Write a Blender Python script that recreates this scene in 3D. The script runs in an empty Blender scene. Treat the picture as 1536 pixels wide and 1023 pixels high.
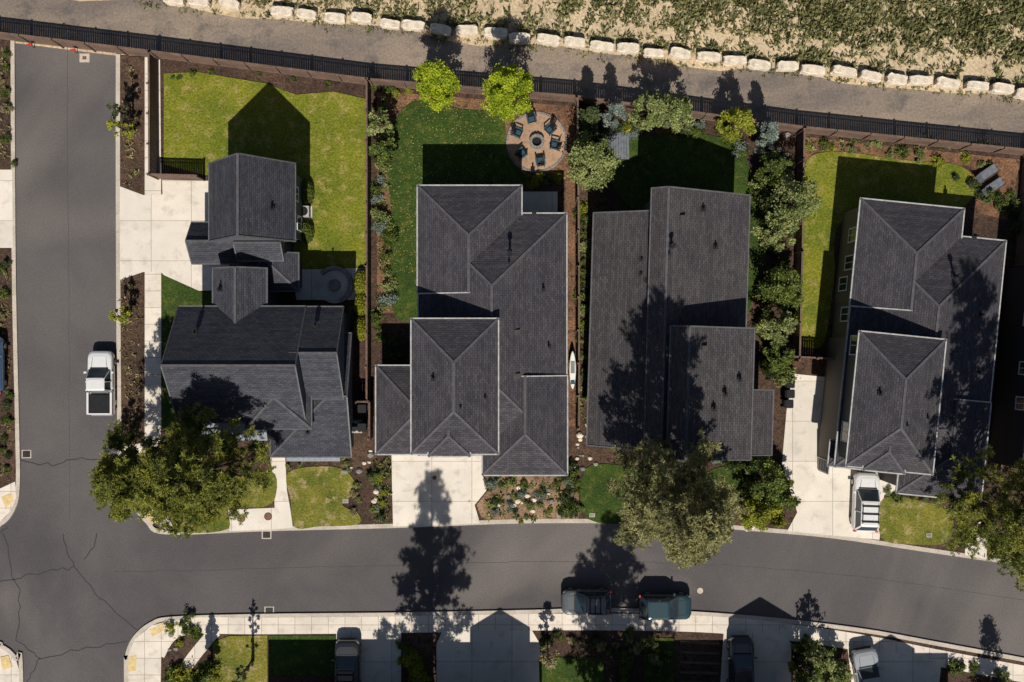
import bpy, math, random
import numpy as np
from mathutils import Vector, Matrix
random.seed(7); R=np.random.default_rng(7)
S=20.0; H=70.0
def G(px,py,z=0.0):
    k=1-z/H
    return ((px-768)/S*k,(511.5-py)/S*k)
scene=bpy.context.scene; col=scene.collection
# ------------------------------------------------------------ materials
def newmat(name):
    m=bpy.data.materials.new(name); m.use_nodes=True
    nt=m.node_tree; b=nt.nodes['Principled BSDF']; b.inputs['Specular IOR Level'].default_value=0.25
    return m,nt,b
def N(nt,t,**kw):
    n=nt.nodes.new(t)
    for k,v in kw.items(): setattr(n,k,v)
    return n
def mixc(nt,fac,a,b,mode='MIX'):
    n=N(nt,'ShaderNodeMix',data_type='RGBA',blend_type=mode)
    for s,v in ((0,fac),(6,a),(7,b)):
        if isinstance(v,bpy.types.NodeSocket): nt.links.new(v,n.inputs[s])
        elif s==0: n.inputs[0].default_value=v
        else: n.inputs[s].default_value=(*v,1)
    return n.outputs[2]
def noise(nt,vec,scale,detail=4,rough=.6,dist=0):
    n=N(nt,'ShaderNodeTexNoise'); n.inputs['Scale'].default_value=scale; n.inputs['Detail'].default_value=detail
    n.inputs['Roughness'].default_value=rough; n.inputs['Distortion'].default_value=dist
    nt.links.new(vec,n.inputs['Vector']); return n.outputs['Fac']
def ramp(nt,f,a,b):
    n=N(nt,'ShaderNodeMapRange'); n.inputs[1].default_value=a; n.inputs[2].default_value=b
    nt.links.new(f,n.inputs[0]); return n.outputs[0]
def ground_mat(name,c1,c2,c3=None,s1=.15,s2=2.0,s3=9.0,fine=.5,rough=.9,bump=.3,joint=None,stretch=None,stain=None,mr=(.52,.68)):
    m,nt,b=newmat(name)
    tc=N(nt,'ShaderNodeTexCoord'); v=tc.outputs['Object']
    vl=v
    if stretch:
        mp=N(nt,'ShaderNodeMapping'); mp.inputs['Scale'].default_value=stretch; nt.links.new(v,mp.inputs[0]); vl=mp.outputs[0]
    n1=ramp(nt,noise(nt,vl,s1,6,.62,.4),.36,.64); c=mixc(nt,n1,c1,c2)
    n2=noise(nt,v,s2,5,.65)
    if c3: c=mixc(nt,ramp(nt,n2,*mr),c,c3)
    if stain: c=mixc(nt,ramp(nt,noise(nt,v,.055,3,.5,1.0),.54,.72),c,stain)
    n3=noise(nt,v,s3,3,.7)
    lo=1-fine; f=N(nt,'ShaderNodeMapRange'); f.inputs[1].default_value=.3; f.inputs[2].default_value=.7
    f.inputs[3].default_value=lo; f.inputs[4].default_value=1+fine*.7
    nt.links.new(n3,f.inputs[0])
    cb=N(nt,'ShaderNodeCombineColor'); [nt.links.new(f.outputs[0],cb.inputs[i]) for i in range(3)]
    c=mixc(nt,1.0,c,cb.outputs[0],'MULTIPLY')
    if joint:
        br=N(nt,'ShaderNodeTexBrick'); br.offset=0; br.inputs['Scale'].default_value=1; br.inputs['Brick Width'].default_value=joint
        br.inputs['Row Height'].default_value=joint; br.inputs['Mortar Size'].default_value=.022; br.inputs['Mortar Smooth'].default_value=.2
        br.inputs['Color1'].default_value=(.93,.93,.93,1); br.inputs['Color2'].default_value=(1.05,1.04,1.03,1); br.inputs['Mortar'].default_value=(.5,.48,.46,1)
        nt.links.new(v,br.inputs['Vector']); c=mixc(nt,1.0,c,br.outputs['Color'],'MULTIPLY')
    nt.links.new(c,b.inputs['Base Color']); b.inputs['Roughness'].default_value=rough
    bp=N(nt,'ShaderNodeBump'); bp.inputs['Strength'].default_value=bump; bp.inputs['Distance'].default_value=.08
    nt.links.new(n3,bp.inputs['Height']); nt.links.new(bp.outputs[0],b.inputs['Normal'])
    return m
def flat(name,c,rough=.6,metal=0,spec=.3,var=.2,scale=3):
    m,nt,b=newmat(name); tc=N(nt,'ShaderNodeTexCoord')
    n=noise(nt,tc.outputs['Object'],scale,4)
    c_=mixc(nt,ramp(nt,n,.35,.65),tuple(x*(1-var) for x in c),tuple(min(1,x*(1+var)) for x in c))
    nt.links.new(c_,b.inputs['Base Color']); b.inputs['Roughness'].default_value=rough
    b.inputs['Metallic'].default_value=metal; b.inputs['Specular IOR Level'].default_value=spec
    return m
def shingle(name,c):
    m,nt,b=newmat(name); uv=N(nt,'ShaderNodeUVMap'); v=uv.outputs[0]
    br=N(nt,'ShaderNodeTexBrick'); br.offset=.5
    for k,x in (('Scale',1),('Brick Width',.34),('Row Height',.16),('Mortar Size',.016),('Mortar Smooth',.4),('Bias',0)): br.inputs[k].default_value=x
    br.inputs['Color1'].default_value=(*[x*.78 for x in c],1); br.inputs['Color2'].default_value=(*[x*1.22 for x in c],1)
    br.inputs['Mortar'].default_value=(*[x*.45 for x in c],1)
    nt.links.new(v,br.inputs['Vector'])
    tc=N(nt,'ShaderNodeTexCoord')
    n1=noise(nt,tc.outputs['Object'],.5,4); c_=mixc(nt,ramp(nt,n1,.3,.7),(.84,.86,.90),(1.15,1.12,1.08))
    o=mixc(nt,1,br.outputs['Color'],c_,'MULTIPLY')
    mp=N(nt,'ShaderNodeMapping'); mp.inputs['Scale'].default_value=(.12,3.2,1); nt.links.new(v,mp.inputs[0])
    n4=noise(nt,mp.outputs[0],1,3,.6); c4=mixc(nt,ramp(nt,n4,.35,.65),(.86,.86,.86),(1.14,1.14,1.14)); o=mixc(nt,1,o,c4,'MULTIPLY')
    n2=noise(nt,tc.outputs['Object'],14,2,.7); c2=mixc(nt,ramp(nt,n2,.3,.7),(.76,.76,.76),(1.24,1.24,1.24))
    o=mixc(nt,1,o,c2,'MULTIPLY')
    nt.links.new(o,b.inputs['Base Color']); b.inputs['Roughness'].default_value=.9; b.inputs['Specular IOR Level'].default_value=.15
    bp=N(nt,'ShaderNodeBump'); bp.inputs['Strength'].default_value=.35; bp.inputs['Distance'].default_value=.02
    nt.links.new(br.outputs['Fac'],bp.inputs['Height']); bp.invert=True; nt.links.new(bp.outputs[0],b.inputs['Normal'])
    return m
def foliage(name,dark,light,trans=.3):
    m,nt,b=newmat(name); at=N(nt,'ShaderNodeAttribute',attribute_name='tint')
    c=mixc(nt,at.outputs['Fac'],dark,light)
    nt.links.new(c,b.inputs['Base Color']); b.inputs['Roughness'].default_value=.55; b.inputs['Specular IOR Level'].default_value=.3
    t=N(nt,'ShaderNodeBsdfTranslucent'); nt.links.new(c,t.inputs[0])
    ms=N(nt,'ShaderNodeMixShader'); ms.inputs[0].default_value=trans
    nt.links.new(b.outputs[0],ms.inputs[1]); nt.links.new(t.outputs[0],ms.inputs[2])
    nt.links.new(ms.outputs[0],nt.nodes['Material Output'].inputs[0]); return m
def siding(name,c):
    m,nt,b=newmat(name); tc=N(nt,'ShaderNodeTexCoord'); w=N(nt,'ShaderNodeTexWave',bands_direction='Z',wave_profile='SAW')
    w.inputs['Scale'].default_value=1.6; nt.links.new(tc.outputs['Object'],w.inputs[0])
    c_=mixc(nt,w.outputs['Fac'],tuple(x*.8 for x in c),c); nt.links.new(c_,b.inputs['Base Color']); b.inputs['Roughness'].default_value=.7
    return m

M={}
M['scrub']=ground_mat('dry_scrub',(.58,.455,.30),(.46,.36,.235),(.30,.255,.14),.16,.8,5,.40,mr=(.54,.68))
M['alley']=ground_mat('gravel_alley',(.165,.137,.12),(.29,.23,.175),(.125,.108,.10),.22,.5,6,.28,bump=.2,stretch=(.35,1.5,1))
M['road']=ground_mat('asphalt',(.072,.066,.069),(.115,.105,.104),None,.07,1.2,12,.25,rough=.85,bump=.15,stain=(.17,.15,.138))
M['conc']=ground_mat('concrete',(.64,.575,.50),(.74,.67,.585),(.55,.485,.41),.35,1.6,14,.12,rough=.8,bump=.05,joint=1.25)
M['drive']=ground_mat('driveway_concrete',(.64,.585,.51),(.74,.68,.60),(.56,.505,.435),.3,1.1,14,.10,rough=.8,bump=.05,joint=3.0)
M['kerb']=ground_mat('kerb_concrete',(.54,.48,.41),(.43,.38,.32),None,.8,2,9,.2)
M['mulch']=ground_mat('bark_mulch',(.055,.033,.024),(.10,.06,.04),(.028,.019,.015),.3,2.2,7,.65,bump=.8)
M['mulch_tan']=ground_mat('tan_mulch',(.33,.215,.13),(.19,.12,.08),(.09,.06,.038),.5,2.2,7,.55,bump=.7)
M['mulch_red']=ground_mat('red_mulch',(.24,.125,.07),(.125,.068,.04),(.05,.031,.022),.5,2.2,7,.6,bump=.7)
M['patio']=ground_mat('paver_patio',(.43,.28,.18),(.34,.22,.145),(.24,.16,.115),.5,3,9,.25)
M['lawn_a']=ground_mat('grass_yellowgreen',(.20,.205,.018),(.115,.145,.012),(.30,.25,.07),.30,1.3,7,.5,bump=1)
M['lawn_b']=ground_mat('grass_green',(.048,.082,.011),(.026,.052,.008),(.095,.11,.02),.35,1.6,7,.55,bump=1)
M['lawn_c']=ground_mat('grass_patchy',(.21,.19,.03),(.09,.115,.014),(.38,.29,.15),.4,1.2,7,.45,bump=1)
M['roof']=shingle('charcoal_shingles',(.060,.057,.066))
M['roof2']=shingle('brown_charcoal_shingles',(.066,.060,.064))
M['roof1']=shingle('slate_shingles',(.055,.057,.070))
M['cap']=flat('ridge_cap',(.085,.082,.092),.9)
M['trim']=flat('gutter_trim',(.38,.38,.37),.5)
M['trimd']=flat('dark_trim',(.10,.10,.105),.5)
M['side1']=siding('siding_navy',(.10,.11,.13)); M['side2']=siding('siding_grey',(.16,.15,.14)); M['side4']=siding('siding_taupe',(.20,.175,.15)); M['side5']=siding('siding_dark',(.045,.05,.06))
M['white']=flat('white_paint',(.75,.75,.73),.5,var=.04)
M['glass']=flat('window_glass',(.03,.045,.06),.08,spec=.8,var=.1)
M['metal']=flat('seam_metal_roof',(.17,.195,.23),.5,.0,var=.08)
M['fence']=ground_mat('fence_wood',(.185,.12,.09),(.125,.085,.068),None,.8,3,10,.4)
M['bark']=ground_mat('tree_bark',(.10,.065,.045),(.06,.042,.032),None,2,5,9,.4)
M['black']=flat('black_plastic',(.012,.012,.013),.5); M['tire']=flat('rubber',(.015,.015,.015),.85)
M['rock']=ground_mat('stone',(.74,.64,.51),(.60,.52,.41),(.40,.335,.27),.9,2.0,5,.25,bump=.6)
M['rockg']=ground_mat('grey_stone',(.28,.265,.245),(.18,.17,.165),None,.9,2.5,7,.3,bump=.6)
M['yellow']=flat('tactile_yellow',(.62,.47,.22),.8); M['red']=flat('red_paint',(.55,.04,.03),.5)
M['rust']=flat('iron_cover',(.16,.08,.045),.7); M['iron']=flat('dark_iron',(.05,.048,.045),.7)
M['crack']=flat('sealed_crack',(.030,.029,.030),.7); M['seam']=flat('paving_seam',(.055,.052,.053),.8); M['blue']=flat('blue_fabric',(.03,.07,.10),.7)
M['wood']=flat('deck_wood',(.14,.15,.175),.7); M['timber']=flat('weathered_timber',(.11,.085,.07),.8); M['steel']=flat('bare_metal',(.35,.36,.38),.35,.6,var=.08)
F={}
F['pine']=foliage('needles_green',(.055,.075,.013),(.31,.32,.05))
F['pineo']=foliage('needles_olive',(.085,.09,.035),(.42,.40,.17))
F['lime']=foliage('leaves_lime',(.20,.28,.012),(.48,.56,.03),.4)
F['pale']=foliage('leaves_pale',(.11,.15,.04),(.38,.41,.15),.3)
F['green']=foliage('leaves_green',(.035,.065,.014),(.20,.245,.045))
F['yel']=foliage('leaves_yellowgreen',(.16,.19,.018),(.44,.44,.05),.35)
F['blue']=foliage('needles_blue',(.11,.145,.12),(.30,.35,.30))
F['dark']=foliage('leaves_dark',(.025,.04,.016),(.10,.13,.045))
F['scrub']=foliage('scrub_tufts',(.10,.11,.04),(.31,.29,.13),.2)
F['dry']=foliage('dry_plants',(.16,.13,.06),(.40,.35,.18),.2)
F['leaf']=foliage('fallen_leaves',(.22,.18,.05),(.40,.34,.11),.2)
# ------------------------------------------------------------ mesh helpers
def obj(name,verts,faces,mats,fm=None,parent=None,smooth=False,uv=False,loc=None):
    me=bpy.data.meshes.new(name); me.from_pydata([tuple(v) for v in verts],[],faces)
    for m in mats: me.materials.append(m)
    if fm is not None: me.polygons.foreach_set('material_index',fm)
    if smooth: me.polygons.foreach_set('use_smooth',[True]*len(me.polygons))
    me.update()
    if uv:
        l=me.uv_layers.new(name='UVMap')
        for p in me.polygons:
            n=p.normal; t=Vector((0,0,1)).cross(n)
            t=t.normalized() if t.length>1e-3 else Vector((1,0,0)); b=n.cross(t)
            for li in p.loop_indices:
                c=me.vertices[me.loops[li].vertex_index].co; l.data[li].uv=(c.dot(t),c.dot(b))
    o=bpy.data.objects.new(name,me); col.objects.link(o)
    if parent: o.parent=parent
    if loc: o.location=loc
    return o
def empty(name,loc=(0,0,0),rz=0):
    e=bpy.data.objects.new(name,None); e.location=loc; e.rotation_euler=(0,0,rz); e.empty_display_size=.5; col.objects.link(e); return e
class MB:
    def __init__(s): s.v=[]; s.f=[]; s.m=[]
    def add(s,v,f,m=0):
        o=len(s.v); s.v+= [tuple(x) for x in v]; s.f+=[tuple(i+o for i in q) for q in f]; s.m+=[m]*len(f)
    def box(s,cx,cy,cz,sx,sy,sz,m=0,rz=0,tilt=None):
        c,sn=math.cos(rz),math.sin(rz); v=[]
        for dz in(-.5,.5):
            for dx,dy in((-.5,-.5),(.5,-.5),(.5,.5),(-.5,.5)):
                x,y=dx*sx,dy*sy; z=dz*sz
                if tilt: z+=x*tilt
                v.append((cx+x*c-y*sn,cy+x*sn+y*c,cz+z))
        s.add(v,[(3,2,1,0),(4,5,6,7),(0,1,5,4),(1,2,6,5),(2,3,7,6),(3,0,4,7)],m)
    def beam(s,a,b,w,h,m=0):
        a=Vector(a);b=Vector(b);d=b-a
        if d.length<1e-4:return
        d.normalize(); u=Vector((0,0,1)) if abs(d.z)<.95 else Vector((1,0,0)); sd=d.cross(u).normalized(); up=sd.cross(d)
        v=[]
        for p in(a,b):
            for i,j in((-1,-1),(1,-1),(1,1),(-1,1)): v.append(p+sd*(i*w/2)+up*(j*h/2))
        s.add(v,[(0,1,2,3),(7,6,5,4),(0,4,5,1),(1,5,6,2),(2,6,7,3),(3,7,4,0)],m)
    def tube(s,pts,rad,n=7,m=0,cap=True):
        rings=[]
        for i,p in enumerate(pts):
            p=Vector(p); d=(Vector(pts[min(i+1,len(pts)-1)])-Vector(pts[max(i-1,0)])).normalized()
            u=Vector((1,0,0)) if abs(d.x)<.8 else Vector((0,1,0)); a=d.cross(u).normalized(); b=d.cross(a)
            rings.append([p+(a*math.cos(2*math.pi*k/n)+b*math.sin(2*math.pi*k/n))*rad[i] for k in range(n)])
        v=[x for r in rings for x in r]; f=[]
        for i in range(len(pts)-1):
            for k in range(n): f.append((i*n+k,i*n+(k+1)%n,(i+1)*n+(k+1)%n,(i+1)*n+k))
        if cap: f.append(tuple(range(n))); f.append(tuple((len(pts)-1)*n+k for k in range(n)))
        s.add(v,f,m)
    def loft(s,rings,m=0,top=True,bot=False):
        n=len(rings[0]); v=[x for r in rings for x in r]; f=[]
        for i in range(len(rings)-1):
            for k in range(n): f.append((i*n+k,i*n+(k+1)%n,(i+1)*n+(k+1)%n,(i+1)*n+k))
        if top: f.append(tuple((len(rings)-1)*n+k for k in range(n)))
        if bot: f.append(tuple(range(n))[::-1])
        s.add(v,f,m)
    def make(s,name,mats,parent=None,smooth=False,uv=False,loc=None): return obj(name,s.v,s.f,mats,s.m,parent,smooth,uv,loc)
def smooth(pts,closed=False,n=6):
    out=[];L=len(pts); rng=range(L) if closed else range(L-1)
    for i in rng:
        g=(lambda j:pts[j%L]) if closed else (lambda j:pts[max(0,min(L-1,j))])
        p0,p1,p2,p3=[np.array(g(i+d),float) for d in(-1,0,1,2)]
        for k in range(n):
            t=k/n; out.append(tuple(.5*((2*p1)+(-p0+p2)*t+(2*p0-5*p1+4*p2-p3)*t*t+(-p0+3*p1-3*p2+p3)*t**3)))
    if not closed: out.append(tuple(pts[-1]))
    return out
def prism(name,px,z0,z1,mat,sm=False,parent=None):
    if sm: px=smooth(px,True,5)
    P=[G(*p) for p in px]; a=sum(P[i][0]*P[(i+1)%len(P)][1]-P[(i+1)%len(P)][0]*P[i][1] for i in range(len(P)))
    if a<0: P=P[::-1]
    n=len(P); v=[(x,y,z1) for x,y in P]+[(x,y,z0) for x,y in P]
    f=[tuple(range(n))]+[(i,i+n,(i+1)%n+n,(i+1)%n) for i in range(n)]
    return obj(name,v,f,[mat],parent=parent)
def ribbon(name,px,w,z0,z1,mat,sm=True):
    if sm: px=smooth(px,False,6)
    P=[Vector(G(*p)) for p in px]; L=[];Rr=[]
    for i,p in enumerate(P):
        d=(P[min(i+1,len(P)-1)]-P[max(i-1,0)]).normalized(); n=Vector((-d.y,d.x)); L.append(p+n*w/2); Rr.append(p-n*w/2)
    mb=MB()
    v=[(q.x,q.y,z1) for q in L]+[(q.x,q.y,z1) for q in Rr]+[(q.x,q.y,z0) for q in L]+[(q.x,q.y,z0) for q in Rr]; n=len(P); f=[]
    for i in range(n-1): f+=[(n+i,n+i+1,i+1,i),(2*n+i,i,i+1,2*n+i+1),(n+i,3*n+i,3*n+i+1,n+i+1)]
    f+=[(0,2*n,3*n,n),(n-1,2*n-1,4*n-1,3*n-1)]
    mb.add(v,f); return mb.make(name,[mat])
# ------------------------------------------------------------ foliage
def leaf_mesh(name,C,size,tint,mat,elong=1.6,up=.4,D=None):
    n=len(C)
    nn=R.normal(size=(n,3)); nn[:,2]=np.abs(nn[:,2])+up; nn/=np.linalg.norm(nn,axis=1)[:,None]
    if D is None: t=np.cross(nn,R.normal(size=(n,3)))
    else: t=D
    t=t/(np.linalg.norm(t,axis=1)[:,None]+1e-9)
    b=np.cross(nn,t); b/=(np.linalg.norm(b,axis=1)[:,None]+1e-9)
    s=np.asarray(size).reshape(-1,1)*np.ones((n,1))
    w=s/elong
    V=np.stack([C+t*s*.5,C+b*w*.5,C-t*s*.5,C-b*w*.5],1).reshape(-1,3)
    me=bpy.data.meshes.new(name); me.vertices.add(4*n); me.vertices.foreach_set('co',V.astype(np.float32).ravel())
    me.loops.add(4*n); me.loops.foreach_set('vertex_index',np.arange(4*n,dtype=np.int32))
    me.polygons.add(n); me.polygons.foreach_set('loop_start',np.arange(0,4*n,4,dtype=np.int32)); me.polygons.foreach_set('loop_total',np.full(n,4,dtype=np.int32))
    me.update(calc_edges=True)
    a=me.attributes.new('tint','FLOAT','POINT'); a.data.foreach_set('value',np.repeat(np.clip(tint,0,1),4).astype(np.float32))
    me.materials.append(mat); return me
def link(name,me,parent=None,loc=None,scale=None,rz=0):
    o=bpy.data.objects.new(name,me); col.objects.link(o)
    if parent: o.parent=parent
    if loc: o.location=loc
    if scale: o.scale=scale
    o.rotation_euler=(0,0,rz); return o
def pine(px,py,h,rmax,mat,z0=.3,dens=1.0,name='pine_tree',gap=.1):
    x,y=G(px,py); e=empty(name,(x,y,0.1)); mb=MB()
    lean=R.normal(size=2)*.02*h
    tp=lambda t:(lean[0]*t*t,lean[1]*t*t,h*t)
    mb.tube([tp(t) for t in(0,.1,.3,.6,.85,1)],[h*.018,h*.014,h*.012,h*.008,h*.004,.02],8)
    Cs=[];Ds=[];Ts=[]; nb=int(h*3.7*dens); az=0
    for i in range(nb):
        t=z0+(1-z0)*((i+.5)/nb)**.95; az+=2.4+R.normal()*.35
        if R.random()<gap: continue
        sh=min(1,.55+(t-z0)*2.5)*(max(0,1-t)**.7)*1.25+.06
        L=rmax*sh*R.uniform(.45,1.28); rise=(.05+.5*t)*L*R.uniform(.3,1)-.1*L
        o=np.array(tp(t)); d=np.array([math.cos(az),math.sin(az),0]); pr=np.array([-d[1],d[0],0])
        mb.tube([o+d*L*s+np.array([0,0,rise*s*s]) for s in(0,.35,.7,1)],[.05+.012*L,.04+.008*L,.03,.015],5,cap=False)
        nc=int(2+L*2.3*dens); bt=R.uniform(.0,.85)
        for j in range(nc):
            s=R.uniform(.2,1.02)**.6 if j else 1.0; lat=R.normal()*.19*L*(1.2-s*.7); c0=o+d*s*L+pr*lat; c0[2]+=rise*s*s+.1+R.normal()*.12
            mb.tube([o+d*L*(s*.75)+np.array([0,0,rise*s*s*.56]),c0],[.02,.01],4,cap=False)
            nt_=int(R.uniform(5,11)); cr=R.uniform(.18,.38); c=c0+R.normal(size=(nt_,3))*cr*np.array([.75,.75,.4]); ct=R.normal()*.22
            k=16; cc=np.repeat(c,k,0); dv=R.normal(size=(nt_*k,3))+d*.35; dv[:,2]=dv[:,2]*.8+.25; dv/=np.linalg.norm(dv,axis=1)[:,None]
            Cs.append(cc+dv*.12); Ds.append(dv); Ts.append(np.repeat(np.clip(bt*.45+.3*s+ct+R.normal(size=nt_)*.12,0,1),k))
    C=np.concatenate(Cs);D=np.concatenate(Ds);T=np.concatenate(Ts)+R.normal(size=len(C))*.14
    mb.make('trunk_and_limbs',[M['bark']],e,True)
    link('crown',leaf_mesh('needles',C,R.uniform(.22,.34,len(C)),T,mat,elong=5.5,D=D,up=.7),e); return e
def tree(px,py,zc,h,r,mat,name='garden_tree',n=45,lp=150,ls=.16,cone=0,unproj=True):
    x,y=G(px,py,zc if unproj else 0); e=empty(name,(x,y,.1)); mb=MB(); base=h*.22
    mb.tube([(0,0,0),(0.03,0,base),(0,0.04,h*.6),(0,0,h*.93)],[.035*h**.8+.02,.03*h**.8,.02*h**.7,.01],7)
    Cs=[];Ts=[]
    for i in range(n):
        u=R.uniform(0,1); z=base+(h-base)*u; az=R.uniform(0,2*math.pi)
        prof=math.sin(math.pi*min(1,(u*.82+.16)))**.7 if not cone else (1-u)**.8+.05
        rr=r*prof*R.uniform(.25,1.1)**.6; c=np.array([rr*math.cos(az),rr*math.sin(az),z])
        zb=max(base*.8,z-rr*.9); mb.tube([(0,0,zb),tuple(c*np.array([.5,.5,1])+np.array([0,0,(zb-z)*.4])),tuple(c)],[.03+.004*h,.025,.01],4,cap=False)
        cr=r*R.uniform(.13,.31); m=int(lp*R.uniform(.4,1.3)); dv=R.normal(size=(m,3)); dv/=np.linalg.norm(dv,axis=1)[:,None]
        dv*=(R.uniform(0,1,m)**.45)[:,None]*cr; dv[:,2]*=.8; dv*=R.uniform(.8,1.5,(m,1))
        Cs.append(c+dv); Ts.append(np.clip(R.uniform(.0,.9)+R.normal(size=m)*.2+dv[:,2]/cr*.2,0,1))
    C=np.concatenate(Cs);T=np.concatenate(Ts); C[:,2]=np.maximum(C[:,2],.1)
    mb.make('trunk_and_limbs',[M['bark']],e,True)
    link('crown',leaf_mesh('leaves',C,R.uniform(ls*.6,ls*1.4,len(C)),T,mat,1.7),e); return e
SH={}
def shrub_mesh(kind,var,trim=False):
    k=(kind,var,trim)
    if k in SH: return SH[k]
    Cs=[];Ts=[]
    if trim:
        m=2600; d=R.normal(size=(m,3)); d/=np.linalg.norm(d,axis=1)[:,None]; d[:,2]=np.abs(d[:,2]); d*=R.uniform(.8,1.0,(m,1)); Cs.append(d); Ts.append(R.uniform(.2,1,m))
    else:
        for i in range(16):
            az=R.uniform(0,6.28); rr=R.uniform(.1,.9); c=np.array([rr*math.cos(az),rr*math.sin(az),R.uniform(.15,1.05)*(1.1-.6*rr)]); m=int(R.uniform(35,110))
            d=R.normal(size=(m,3))*R.uniform(.09,.22); Cs.append(c+d); Ts.append(np.clip(R.uniform(.05,.9)+R.normal(size=m)*.2,0,1))
    C=np.concatenate(Cs);T=np.concatenate(Ts); C[:,2]=np.maximum(C[:,2],.02)
    SH[k]=leaf_mesh('shrub_leaves',C,R.uniform(.10,.24,len(C)),T,F[kind],1.6); return SH[k]
def shrub(px,py,r,kind='green',h=None,trim=False,name='shrub',sy=None):
    h=h if h else r*1.1; x,y=G(px,py,h*.5)
    return link(name,shrub_mesh(kind,random.randint(0,3) if not trim else 0,trim),loc=(x,y,.12),scale=(r,sy or r,h),rz=0 if trim else random.uniform(0,6))
def tufts(name,pts,mat,size=.25,k=9,h=.25,z=.12,pw=(.5,1.5)):
    pts=np.asarray(pts,float); n=len(pts); c=np.zeros((n,3)); sc=pw[0]+(pw[1]-pw[0])*R.random(n)**2
    for i,(a,b) in enumerate(pts): c[i,:2]=G(a,b)
    c[:,2]=z; cc=np.repeat(c,k,0); s=np.repeat(sc,k); d=R.normal(size=(n*k,3)); d[:,2]=np.abs(d[:,2])+.4; d/=np.linalg.norm(d,axis=1)[:,None]
    cc=cc+d*(size*.5*s)[:,None]; cc[:,:2]+=R.normal(size=(n*k,2))*size*.3*s[:,None]
    T=np.clip(np.repeat(R.uniform(.0,.9,n),k)+R.normal(size=n*k)*.15,0,1)
    return link(name,leaf_mesh(name,cc,size*s,T,mat,2.6,D=d))
# ------------------------------------------------------------ ground, roads, lots
obj('ground',[(-1500,-1500,0),(1500,-1500,0),(1500,1500,0),(-1500,1500,0)],[(0,1,2,3)],[M['scrub']])
FL=[(-900,-60),(0,60),(240,90),(560,131),(862,156),(1195,201),(1536,236),(2400,330)]
def fy(x):
    for a,b in zip(FL,FL[1:]):
        if a[0]<=x<=b[0]: return a[1]+(b[1]-a[1])*(x-a[0])/(b[0]-a[0])
def by(x): return -30+ (x-0)*.110
prism('asphalt_road',[(-900,-55),(0,62),(240,92),(2400,335),(2400,1500),(-900,1500)],.0,.012,M['road'])
alley=[(-900,-62)]+[(x,fy(x)-2) for x in(0,240,560,862,1195,1536,2400)]+[(x,by(x)+12+6*math.sin(x*.02)+4*math.sin(x*.071)) for x in range(2400,-901,-60)]
prism('gravel_alley_path',alley,0,.02,M['alley'])
n_lot=[(178,84),(178,300),(180,640),(184,700),(198,750),(222,782),(252,798),(400,793),(600,788),(760,782),(880,781),(1000,783),(1130,793),(1250,804),(1400,826),(1540,846),(1800,880),(2400,960),(2400,325),(1536,234),(1195,199),(862,154),(560,129),(240,88)]
prism('garden_ground',n_lot,0,.12,M['mulch'])
ribbon('kerb',[(178,82),(178,300),(180,640),(184,700),(198,750),(222,782),(252,798),(400,793),(600,788),(760,782),(880,781),(1000,783),(1130,793),(1250,804),(1400,826),(1540,846),(1800,880)],.32,0,.135,M['kerb'])
s_edge=[(190,1400),(190,1023),(191,985),(203,956),(228,935),(262,927),(400,923),(600,921),(800,917),(900,914),(1050,920),(1180,931),(1300,946),(1400,964),(1540,990),(1800,1040)]
prism('south_garden_ground',s_edge+[(2400,1140),(2400,1400)],0,.12,M['mulch'])
ribbon('kerb',s_edge,.30,0,.135,M['kerb'])
w_edge=[(-300,800),(-40,796),(2,785),(22,760),(28,725),(27,640),(22,400),(20,50)]
prism('west_garden_ground',w_edge+[(-900,-60),(-900,800)],0,.12,M['mulch'])
ribbon('kerb',w_edge,.30,0,.135,M['kerb'])
sw=[(-300,962),(-30,963),(5,970),(25,988),(33,1015),(34,1400)]
prism('southwest_garden_ground',sw+[(-900,1400),(-900,962)],0,.12,M['conc']); ribbon('kerb',sw,.3,0,.135,M['kerb'])
# concrete
prism('sidewalk',[(218,86),(241,90),(243,300),(243,660),(236,700),(250,770),(262,792),(250,794),(222,776),(200,742),(192,705),(186,668),(218,664)],.1,.142,M['conc'])
prism('driveway',[(181,280),(216,293),(245,292),(244,270),(345,272),(345,435),(272,437),(243,409),(216,408),(181,420)],.1,.150,M['drive'])
prism('garden_path',[(405,675),(428,675),(431,735),(436,762),(440,791),(414,793),(412,740)],.1,.148,M['drive'])
prism('concrete_pad',[(343,764),(414,761),(414,793),(345,796)],.1,.152,M['drive'])
prism('driveway',[(587,670),(724,670),(724,712),(730,735),(712,757),(720,784),(640,788),(590,789)],.1,.150,M['drive'])
prism('driveway',[(1184,560),(1243,566),(1243,690),(1277,705),(1350,712),(1348,735),(1325,742),(1318,809),(1180,796),(1195,768),(1172,695)],.1,.150,M['drive'])
ribbon('south_sidewalk',[(236,980),(255,950),(290,938),(400,938),(600,936),(850,932),(1050,935),(1180,947),(1300,965),(1400,985),(1560,1015),(1800,1060)],1.25,.1,.142,M['conc'])
prism('corner_sidewalk',[(192,1100),(192,985),(204,957),(229,937),(262,929),(256,960),(243,985),(240,1100)],.1,.146,M['conc'])
ribbon('garden_path',[(262,1040),(280,1000),(315,955),(325,945)],.9,.1,.148,M['conc'])
for pts in ([(505,945),(602,945),(602,1100),(505,1100)],[(664,945),(798,945),(810,965),(810,1100),(655,1100),(655,965)],[(1085,945),(1175,950),(1186,965),(1186,1100),(1075,1100)],[(1270,968),(1390,985),(1410,1000),(1400,1100),(1285,1100)]):
    prism('driveway',pts,.1,.152,M['drive'])
prism('west_driveway',[(-200,255),(20,255),(21,372),(-200,372)],.1,.150,M['drive'])
prism('west_sidewalk',[(-5,770),(-4,735),(24,722),(26,745),(18,765),(2,782),(-60,792),(-60,765)],.1,.150,M['conc'])
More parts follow.
